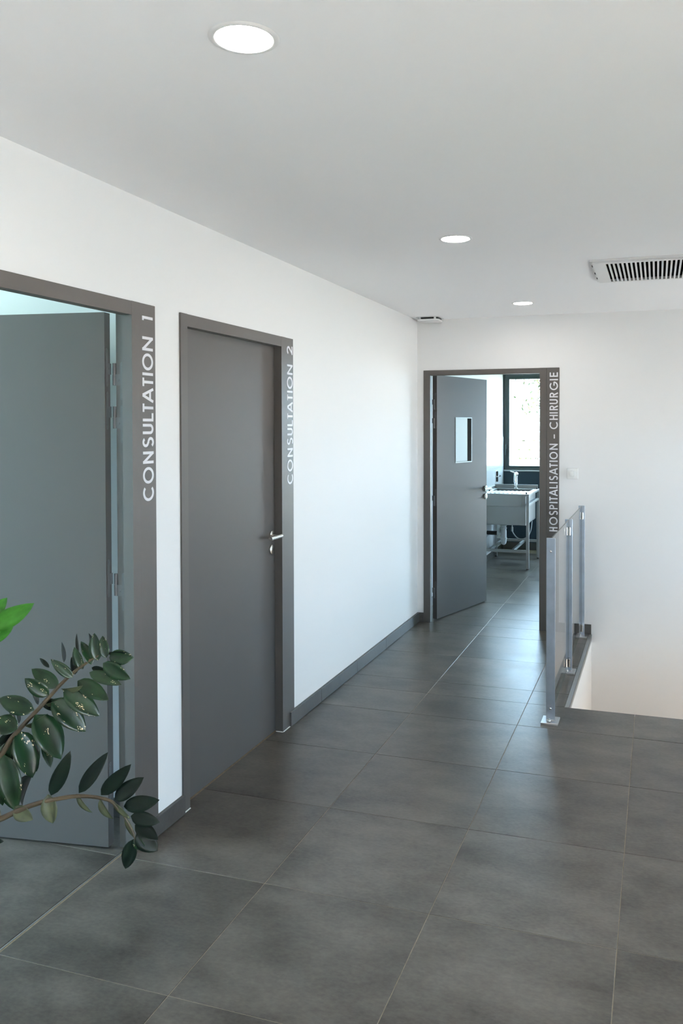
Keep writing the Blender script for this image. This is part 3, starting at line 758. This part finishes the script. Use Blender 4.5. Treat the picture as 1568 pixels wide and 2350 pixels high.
# ------------------------------------------------------------------ steel sink in the surgery
SY0, SY1, SXL, SXR = 9.205, 10.075, -1.908, -1.360
sink = tag(empty('steel_sink', ((SXL+SXR)/2, (SY0+SY1)/2, 0)), 'stainless steel sink on square legs, with ribbed drainer, under the window', 'sink')
def S(o): o.matrix_parent_inverse = Matrix.Translation(-sink.location); return o
q = 0.032
for x in (SXL, SXR-q):
    for y in (SY0, SY1-q):
        lg = S(box('leg', (x, y, 0.012), (x+q, y+q, 0.826), M['sinksteel'], sink, bev=0.0015))
        box('foot', (x+0.004, y+0.004, 0), (x+q-0.004, y+q-0.004, 0.012), M['black'], lg)
S(box('rail', (SXL+q, SY0+0.002, 0.190), (SXR-q, SY0+q-0.002, 0.220), M['sinksteel'], sink, bev=0.001))
S(box('rail', (SXL+q, SY1-q+0.002, 0.200), (SXR-q, SY1-0.002, 0.230), M['sinksteel'], sink, bev=0.001))
for x in (-1.812, -1.548): S(box('rail', (x-0.014, SY0+q, 0.192), (x+0.014, SY1-q, 0.220), M['sinksteel'], sink, bev=0.001))
S(box('rail', (SXR-q+0.003, SY0+q, 0.715), (SXR-0.003, SY1-q, 0.742), M['sinksteel'], sink, bev=0.001))
# top: rim with raised back and left edge; opening for the bowl
bm = bmesh.new(); panel_grid(bm, [SXL, SXR], [SY0-0.004, SY1], [(SXL+0.05, SY0+0.42, SXR-0.06, SY1-0.10)], 0.828, 0.851, Z3)
S(build('worktop', bm, M['sinksteel'], sink))
S(box('upstand', (SXL, SY1-0.012, 0.851), (SXR-0.02, SY1, 0.899), M['sinksteel'], sink, bev=0.001))
S(box('upstand', (SXL, SY0+0.15, 0.851), (SXL+0.010, SY1-0.012, 0.885), M['sinksteel'], sink, bev=0.001))
for k in range(9):
    x = SXL+0.045+k*0.049
    S(box('drainer_rib', (x, SY0+0.045, 0.851), (x+0.022, SY0+0.40, 0.8565), M['sinksteel'], sink, bev=0.002))
# bowl: open box
bm = bmesh.new()
bx0, bx1, by0, by1, bz = SXL+0.03, SXR-0.042, SY0+0.030, SY1-0.045, 0.494
panel_grid(bm, [bx0, bx1], [by0, by1], [], bz, bz+0.003, Z3)
S(build('bowl_bottom', bm, M['sinksteel'], sink))
for lo, hi in (((bx0, by0, bz), (bx1, by0+0.003, 0.828)), ((bx0, by1-0.003, bz), (bx1, by1, 0.828)), ((bx0, by0, bz), (bx0+0.003, by1, 0.828)), ((bx1-0.003, by0, bz), (bx1, by1, 0.828))):
    S(box('bowl_side', lo, hi, M['sinksteel'], sink))
S(box('apron', (SXL+0.008, SY0+0.010, 0.709), (SXR-0.092, SY0+0.030, 0.828), M['sinksteel'], sink, bev=0.001))
S(box('apron_edge', (SXR-0.092, SY0+0.006, 0.702), (SXR-0.084, SY0+0.030, 0.828), M['sinksteel'], sink, bev=0.001))
for p in ((SXL+0.03, SY0+0.36, 0.851), (SXR-0.035, SY0+0.045, 0.851), (SXR-0.022, SY1-0.06, 0.851)):
    bm = bmesh.new(); acyl(bm, p, (p[0], p[1], p[2]+0.012), 0.010, 0.009, 14); abox(bm, (p[0]-0.006, p[1]-0.012, p[2]+0.012), (p[0]+0.006, p[1]+0.012, p[2]+0.020), 0.002)
    S(build('rubber_clip', bm, M['black'], sink))
# trap and waste pipe
TX, TY = -1.718, 9.62
bm = bmesh.new(); mt = Matrix.Translation((TX, TY, 0))
lathe(bm, [(0, 0.212), (0.012, 0.214), (0.028, 0.228), (0.034, 0.252), (0.036, 0.285), (0.040, 0.287), (0.040, 0.298), (0.035, 0.300), (0.034, 0.375), (0.030, 0.400), (0.036, 0.402), (0.036, 0.420), (0.030, 0.424), (0.032, 0.440), (0.040, 0.446), (0.040, 0.470), (0.030, 0.494), (0, 0.494)], 28, mt)
acyl(bm, (TX-0.028, TY, 0.350), (TX-0.066, TY, 0.350), 0.026, seg=20); acyl(bm, (TX-0.052, TY, 0.350), (TX-0.076, TY, 0.350), 0.032, seg=20)
S(build('bottle_trap', bm, M['pvc'], sink, True))
bm = bmesh.new(); tube(bm, [(TX-0.074, TY, 0.350), (-1.88, TY, 0.350), (SX+0.008, TY, 0.350)], 0.024, 16); S(build('waste_pipe', bm, M['pipe'], sink, True))
bm = bmesh.new(); tube(bm, smooth_path([(-1.640, 9.75, 0.494), (-1.640, 9.75, 0.40), (-1.630, 9.75, 0.345), (-1.58, 9.75, 0.285), (-1.52, 9.76, 0.270), (-1.46, 9.78, 0.300), (-1.43, 9.82, 0.37), (-1.42, 9.86, 0.48)], 5), 0.007, 10)
acyl(bm, (-1.640, 9.75, 0.36), (-1.640, 9.75, 0.41), 0.013, seg=12)
S(build('flexible_hose', bm, M['hose'], sink, True))
# mixer tap
tap = tag(empty('mixer_tap', (-1.640, 10.020, 0.852)), 'chrome mixer tap with a side lever, standing at the back of the steel sink', 'tap')
bm = bmesh.new(); lathe(bm, [(0, 0.0005), (0.030, 0.0005), (0.030, 0.006), (0.022, 0.010), (0.021, 0.155), (0.019, 0.160), (0, 0.162)], 28); build('body', bm, M['chrome'], tap, True)
bm = bmesh.new(); tube(bm, smooth_path([(0.004, -0.005, 0.170), (0.006, -0.06, 0.182), (0.008, -0.11, 0.170), (0.008, -0.125, 0.120), (0.008, -0.125, 0.085)], 5), 0.0135, 16); build('spout', bm, M['chrome'], tap, True)
bm = bmesh.new(); bmesh.ops.create_uvsphere(bm, u_segments=20, v_segments=12, radius=0.027)
for v in bm.verts: v.co = v.co+Vector((0.004, -0.004, 0.176))
build('cartridge_head', bm, M['chrome'], tap, True)
bm = bmesh.new(); tube(bm, [(0.0, -0.004, 0.186), (-0.030, -0.006, 0.196), (-0.062, -0.008, 0.208), (-0.070, -0.008, 0.209)], [0.009, 0.008, 0.006, 0.004], 12); build('lever', bm, M['chrome'], tap, True)
# wall valve beside the sink
va = tag(empty('wall_valve', (SX+0.008, 10.20, 0.985)), 'black and chrome valve on the white tiled wall left of the tap', 'valve')
bm = bmesh.new(); abox(bm, (0.0, -0.045, -0.075), (0.004, 0.045, 0.075), 0.002); build('back_plate', bm, M['white'], va)
bm = bmesh.new(); abox(bm, (0.004, -0.018, 0.008), (0.026, 0.018, 0.066), 0.004); abox(bm, (0.004, -0.018, -0.066), (0.026, 0.018, -0.010), 0.004); build('handle', bm, M['black'], va)
bm = bmesh.new(); acyl(bm, (0.004, 0, 0), (0.036, 0, 0), 0.009, seg=16); acyl(bm, (0.030, 0, 0), (0.030, 0.09, 0.002), 0.006, seg=12); build('spindle', bm, M['chrome'], va, True)
bm = bmesh.new(); acyl(bm, (0.030, 0.085, 0.002), (0.030, 0.112, 0.002), 0.011, seg=14); build('end_cap', bm, M['black'], va, True)

# ------------------------------------------------------------------ outdoors
for i, (x0, x1, y0, y1) in enumerate(((-40, -5.85, -40, 40), (2.65, 40, -40, 40), (-5.85, 2.65, -40, YB-0.25), (-5.85, 2.65, YF+0.25, 40))):
    struct(box('ground' if i == 0 else 'ground', (x0, y0, -0.5), (x1, y1, -0.35), M['ground'] if x0 > 2 else M['lawn']))
fen = tag(empty('slat_fence', (-2.5, 15.2, -0.35)), 'white horizontal slat fence outside the window', 'fence')
for k in range(13):
    z = 0.06+k*0.165
    box('slat', (-4.5, -0.015, z), (4.5, 0.015, z+0.137), M['fence'], fen, bev=0.002)
for x in (-4.4, -2.2, 0, 2.2, 4.4): box('post', (x-0.04, 0.015, 0), (x+0.04, 0.095, 2.20), M['fence'], fen)
def leaf_cloud(bm, c, rad, n, size):
    for _ in range(n):
        d = Vector((random.gauss(0, 1), random.gauss(0, 1), random.gauss(0, 1))).normalized()*(random.random()**0.4)
        p = Vector(c)+Vector((d.x*rad[0], d.y*rad[1], d.z*rad[2])); s = size*random.uniform(.6, 1.3)
        a = Vector((random.gauss(0, 1), random.gauss(0, 1), random.gauss(0, 1))).normalized(); b = a.orthogonal().normalized()
        cc = a.cross(b)
        vs = [bm.verts.new(p+a*s), bm.verts.new(p+b*s*.38+cc*.1*s), bm.verts.new(p-a*s), bm.verts.new(p-b*s*.38+cc*.1*s)]
        bm.faces.new(vs)
hedge = tag(empty('hedge', (-2.5, 16.2, -0.35)), 'green hedge growing behind the white slat fence', 'hedge')
bm = bmesh.new(); leaf_cloud(bm, (0, 0, 1.0), (4.6, 0.5, 1.05), 5000, 0.06); tag(build('foliage', bm, M['hedge'], hedge), kind='stuff')
bm = bmesh.new()
for k in range(12): x = -4+k*.72; tube(bm, [(x, 0, 0), (x+.05, .05, .6), (x-.05, 0, 1.4)], [.03, .022, .01], 7)
tag(build('stems', bm, M['bark'], hedge), kind='stuff')
tree = tag(empty('garden_tree', (-0.6, 17.6, -0.35)), 'tree with pale green leaves whose branches hang behind the fence', 'tree')
bm = bmesh.new()
tube(bm, smooth_path([(0, 0, 0), (0.05, 0, 1.2), (0, 0.05, 2.6), (-.1, 0, 4.2), (-.2, 0, 5.6)], 4), [0.16-0.13*i/16 for i in range(17)], 10)
build('trunk', bm, M['bark'], tree, True)
bl = [[(0, 0, 2.0), (-.7, -.3, 2.35), (-1.4, -.6, 2.75), (-2.1, -.8, 3.3)], [(0, 0, 2.6), (-.6, -.5, 2.95), (-1.5, -.9, 3.05), (-2.3, -1.0, 3.2)], [(0, 0, 3.0), (.8, -.2, 3.6), (1.6, -.3, 3.9)], [(-.05, 0, 3.6), (-.8, .2, 4.2), (-1.5, .3, 4.8)], [(-1.0, -.45, 2.55), (-1.4, -.7, 2.35), (-1.8, -.9, 2.4)]]
for b_ in bl:
    bm = bmesh.new(); pts = smooth_path(b_, 5); tube(bm, pts, [0.05-0.042*i/(len(pts)-1) for i in range(len(pts))], 8); build('branch', bm, M['bark'], tree, True)
bm = bmesh.new()
for b_ in bl:
    for p in smooth_path(b_, 3)[2:]: leaf_cloud(bm, p, (.45, .4, .30), 42, 0.055)
leaf_cloud(bm, (0, 0, 5.0), (1.8, 1.6, 1.4), 1500, 0.08)
tag(build('foliage', bm, M['treeleaf'], tree), kind='stuff')

ll = bpy.data.lights.new('stair_fill', 'AREA'); ll.shape = 'DISK'; ll.size = 0.35; ll.energy = 9.0; ll.color = (1.0, 0.74, 0.52)  # added warm fill for the stairwell walls, no fixture
lo_ = bpy.data.objects.new('stair_fill', ll); COL.objects.link(lo_); lo_.location = (XR-0.02, 5.65, -0.9); lo_.rotation_euler = (0, math.radians(90), 0)
# ------------------------------------------------------------------ plant
plant = tag(empty('potted_plant', (-1.32, 0.78, 0)), 'dark green plant with glossy paired leaflets on arching stems, at the left edge', 'plant')
def PL(o): o.matrix_parent_inverse = Matrix.Translation(-plant.location); return o
bm = bmesh.new(); lathe(bm, [(0, 0), (0.15, 0), (0.155, 0.005), (0.19, 0.44), (0.195, 0.46), (0.182, 0.46), (0.178, 0.42), (0.0, 0.42)], 40, Matrix.Translation(plant.location)); PL(build('pot', bm, M['pot'], plant, True))
bm = bmesh.new(); lathe(bm, [(0, 0.425), (0.177, 0.421), (0.17, 0.40), (0, 0.40)], 30, Matrix.Translation(plant.location)); PL(build('soil', bm, M['soil'], plant))
base = plant.location+Vector((0, 0, 0.42))
D1, D2 = 1.42, 1.36
up_px = [(-60, 1790), (0, 1735), (30, 1690), (90, 1625), (150, 1560), (200, 1520), (238, 1498)]
lo_px = [(-60, 1905), (0, 1880), (28, 1867), (59, 1853), (99, 1840), (128, 1834), (176, 1827), (224, 1830), (255, 1839), (270, 1854), (288, 1877), (306, 1910), (310, 1927)]
tp_px = [(-70, 1560), (-40, 1470), (-15, 1420)]
def stem(px, d, r0, r1, start):
    P = [base+Vector(start), base+Vector(start)*1.0+Vector((0.01, 0.06, 0.18))]+[at(u, v, d) for u, v in px]
    pts = smooth_path(P, 6); bm = bmesh.new(); n = len(pts)
    tube(bm, pts, [r0+(r1-r0)*i/(n-1) for i in range(n)], 9); PL(build('stem', bm, M['stem'], plant, True))
stem(up_px, D1, 0.0070, 0.0016, (0.05, 0.03, 0)); stem(lo_px, D2, 0.0058, 0.0014, (0.02, 0.07, 0)); stem(tp_px, 1.30, 0.008, 0.003, (-0.03, 0.0, 0))

leaf_meshes = {}
def leaf_shape(kind):
    """unit leaflet along +Y, width 1 along X, face +Z; folded on the midrib, pointed, with thickness"""
    if kind in leaf_meshes: return leaf_meshes[kind]
    bm = bmesh.new(); rows = 9; fold, droop = {'a': (0.16, 0.10), 'b': (0.28, 0.16), 'c': (0.10, 0.04)}[kind]
    top, bot = [], []
    for i in range(rows+1):
        t = i/rows
        wd = 0.5*(math.sin(math.pi*min(1, t**0.80))**0.75) if 0 < t < 1 else 0.0
        if t > 0.93: wd *= 0.8
        wd = max(wd, 0.02 if t < .5 else 0.004)
        zc = -droop*(2*t-1)**2*0.5
        for lst, dz in ((top, 0.008), (bot, -0.008)):
            lst.append([bm.verts.new((x*wd, t, zc+abs(x)**1.3*wd*fold*2+(dz if abs(x) < 1 else dz*.2))) for x in (-1, -.55, 0, .55, 1)])
    for lst, fl in ((top, False), (bot, True)):
        for A, B in zip(lst, lst[1:]):
            for k in range(4):
                f = (A[k], A[k+1], B[k+1], B[k]); bm.faces.new(f[::-1] if fl else f)
    for A, B, C, D in zip(top, top[1:], bot, bot[1:]):
        bm.faces.new((A[0], B[0], D[0], C[0])); bm.faces.new((A[4], C[4], D[4], B[4]))
    bm.faces.new([*top[0], *bot[0][::-1]]); bm.faces.new([*top[-1], *bot[-1][::-1]])
    bmesh.ops.recalc_face_normals(bm, faces=bm.faces[:])
    me = bpy.data.meshes.new('leaf'); bm.to_mesh(me); bm.free()
    for p in me.polygons: p.use_smooth = True
    leaf_meshes[kind] = me; return me
mat_mesh = {}
def leaf(b, t, wpx, d, m='zz', kind='a', roll=None, dd=0.0):
    P, Q = at(*b, d), at(*t, d+dd)
    ax = Q-P; Ln = ax.length; ax.normalize()
    view = (Vector((0, 0, EYE))-(P+Q)/2).normalized()
    nrm = (view-ax*view.dot(ax)).normalized()
    wm = wpx*d/F_PX
    if roll is None:
        lpx = math.hypot(t[0]-b[0], t[1]-b[1])
        roll = random.uniform(-25, 25) if wpx/lpx > 0.3 else random.choice((-1, 1))*62
    a = math.radians(roll); wm = wm/max(.4, math.cos(a))
    side = ax.cross(nrm); n2 = nrm*math.cos(a)+side*math.sin(a); s2 = ax.cross(n2)
    key = (kind, m)
    if key not in mat_mesh:
        me = leaf_shape(kind).copy(); me.materials.clear(); me.materials.append(M[m]); mat_mesh[key] = me
    o = link('leaf', mat_mesh[key], None, plant)
    mw = Matrix(((s2.x*wm, ax.x*Ln, n2.x*wm, P.x), (s2.y*wm, ax.y*Ln, n2.y*wm, P.y), (s2.z*wm, ax.z*Ln, n2.z*wm, P.z), (0, 0, 0, 1)))
    o.matrix_parent_inverse = Matrix.Translation(-plant.location); o.matrix_basis = mw
    return o
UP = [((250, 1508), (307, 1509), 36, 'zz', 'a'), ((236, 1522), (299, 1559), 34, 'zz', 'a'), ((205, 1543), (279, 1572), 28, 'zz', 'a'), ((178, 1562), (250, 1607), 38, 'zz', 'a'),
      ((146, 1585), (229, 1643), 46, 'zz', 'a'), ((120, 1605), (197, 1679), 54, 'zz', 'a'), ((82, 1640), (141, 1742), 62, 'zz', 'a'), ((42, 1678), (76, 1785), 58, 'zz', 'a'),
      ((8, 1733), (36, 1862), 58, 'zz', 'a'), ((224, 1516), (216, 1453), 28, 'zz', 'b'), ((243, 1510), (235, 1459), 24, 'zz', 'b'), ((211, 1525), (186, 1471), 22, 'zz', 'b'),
      ((206, 1492), (205, 1453), 9, 'zz_shade', 'b'), ((190, 1536), (170, 1485), 22, 'zz', 'b'), ((180, 1500), (176, 1454), 7, 'zz_shade', 'c'), ((173, 1548), (164, 1508), 17, 'zz_shade', 'b'),
      ((167, 1555), (116, 1513), 24, 'zz', 'a'), ((147, 1520), (142, 1473), 9, 'zz_shade', 'c'), ((135, 1577), (72, 1535), 35, 'zz', 'a'), ((113, 1532), (91, 1510), 10, 'zz_shade', 'c'),
      ((112, 1596), (56, 1557), 33, 'zz', 'a'), ((88, 1617), (71, 1578), 11, 'zz_shade', 'c'), ((78, 1630), (-4, 1603), 42, 'zz', 'a'), ((40, 1672), (-18, 1655), 46, 'zz', 'a'),
      ((38, 1665), (23, 1627), 12, 'zz_shade', 'c'), ((44, 1660), (39, 1630), 8, 'zz_shade', 'c'), ((104, 1618), (150, 1600), 14, 'zz_back', 'b'), ((56, 1668), (110, 1640), 16, 'zz_back', 'b'),
      ((140, 1582), (190, 1575), 12, 'zz_back', 'b'), ((70, 1780), (48, 1850), 22, 'zz_shade', 'b'), ((98, 1708), (117, 1762), 22, 'zz', 'b'), ((-8, 1740), (6, 1850), 44, 'zz', 'a'),
      ((40, 1682), (-8, 1712), 32, 'zz_shade', 'a'), ((62, 1690), (84, 1772), 34, 'zz_shade', 'b'), ((-30, 1930), (9, 1931), 16, 'zz_shade', 'a'),
      ((20, 1700), (-10, 1800), 40, 'zz', 'a'), ((210, 1532), (252, 1545), 14, 'zz_shade', 'b'), ((245, 1500), (291, 1497), 10, 'zz_shade', 'c'), ((96, 1610), (150, 1632), 26, 'zz_shade', 'b')]
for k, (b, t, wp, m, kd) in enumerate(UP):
    leaf(b, t, wp, D1+(0.012 if m == 'zz_shade' else -0.006+0.012*random.random()), m, kd, dd=random.uniform(-.012, .012))
LO = [((117, 1826), (162, 1723), 34, 'zz_shade', 'c', 10), ((181, 1820), (248, 1726), 31, 'zz_shade', 'c', -12), ((232, 1825), (301, 1754), 34, 'zz_shade', 'c', 8), ((263, 1836), (330, 1784), 36, 'zz_shade', 'c', -10),
      ((284, 1851), (366, 1836), 37, 'zz_shade', 'c', 10), ((300, 1873), (367, 1887), 32, 'zz_shade', 'c', 15), ((310, 1893), (363, 1927), 32, 'zz_shade', 'c', -15), ((314, 1911), (362, 1953), 44, 'zz_shade', 'c', 10),
      ((308, 1926), (287, 1995), 34, 'zz_shade', 'a', 12), ((311, 1920), (332, 1952), 22, 'zz', 'b', 30), ((110, 1824), (121, 1891), 35, 'zz_back', 'b', 15), ((33, 1852), (75, 1882), 32, 'zz_back', 'b', 20),
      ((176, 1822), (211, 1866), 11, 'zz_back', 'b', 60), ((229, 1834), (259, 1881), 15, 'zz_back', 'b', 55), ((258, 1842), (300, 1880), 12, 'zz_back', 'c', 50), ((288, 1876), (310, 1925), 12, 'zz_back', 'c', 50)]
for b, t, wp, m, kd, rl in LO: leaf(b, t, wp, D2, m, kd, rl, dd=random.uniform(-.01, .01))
leaf((-22, 1440), (78, 1385), 44, 1.30, 'zz_lit', 'a', 12); leaf((-24, 1420), (16, 1372), 32, 1.30, 'zz_lit', 'a', -10)
leaf((-40, 1470), (30, 1440), 34, 1.31, 'zz_lit', 'a', 20)
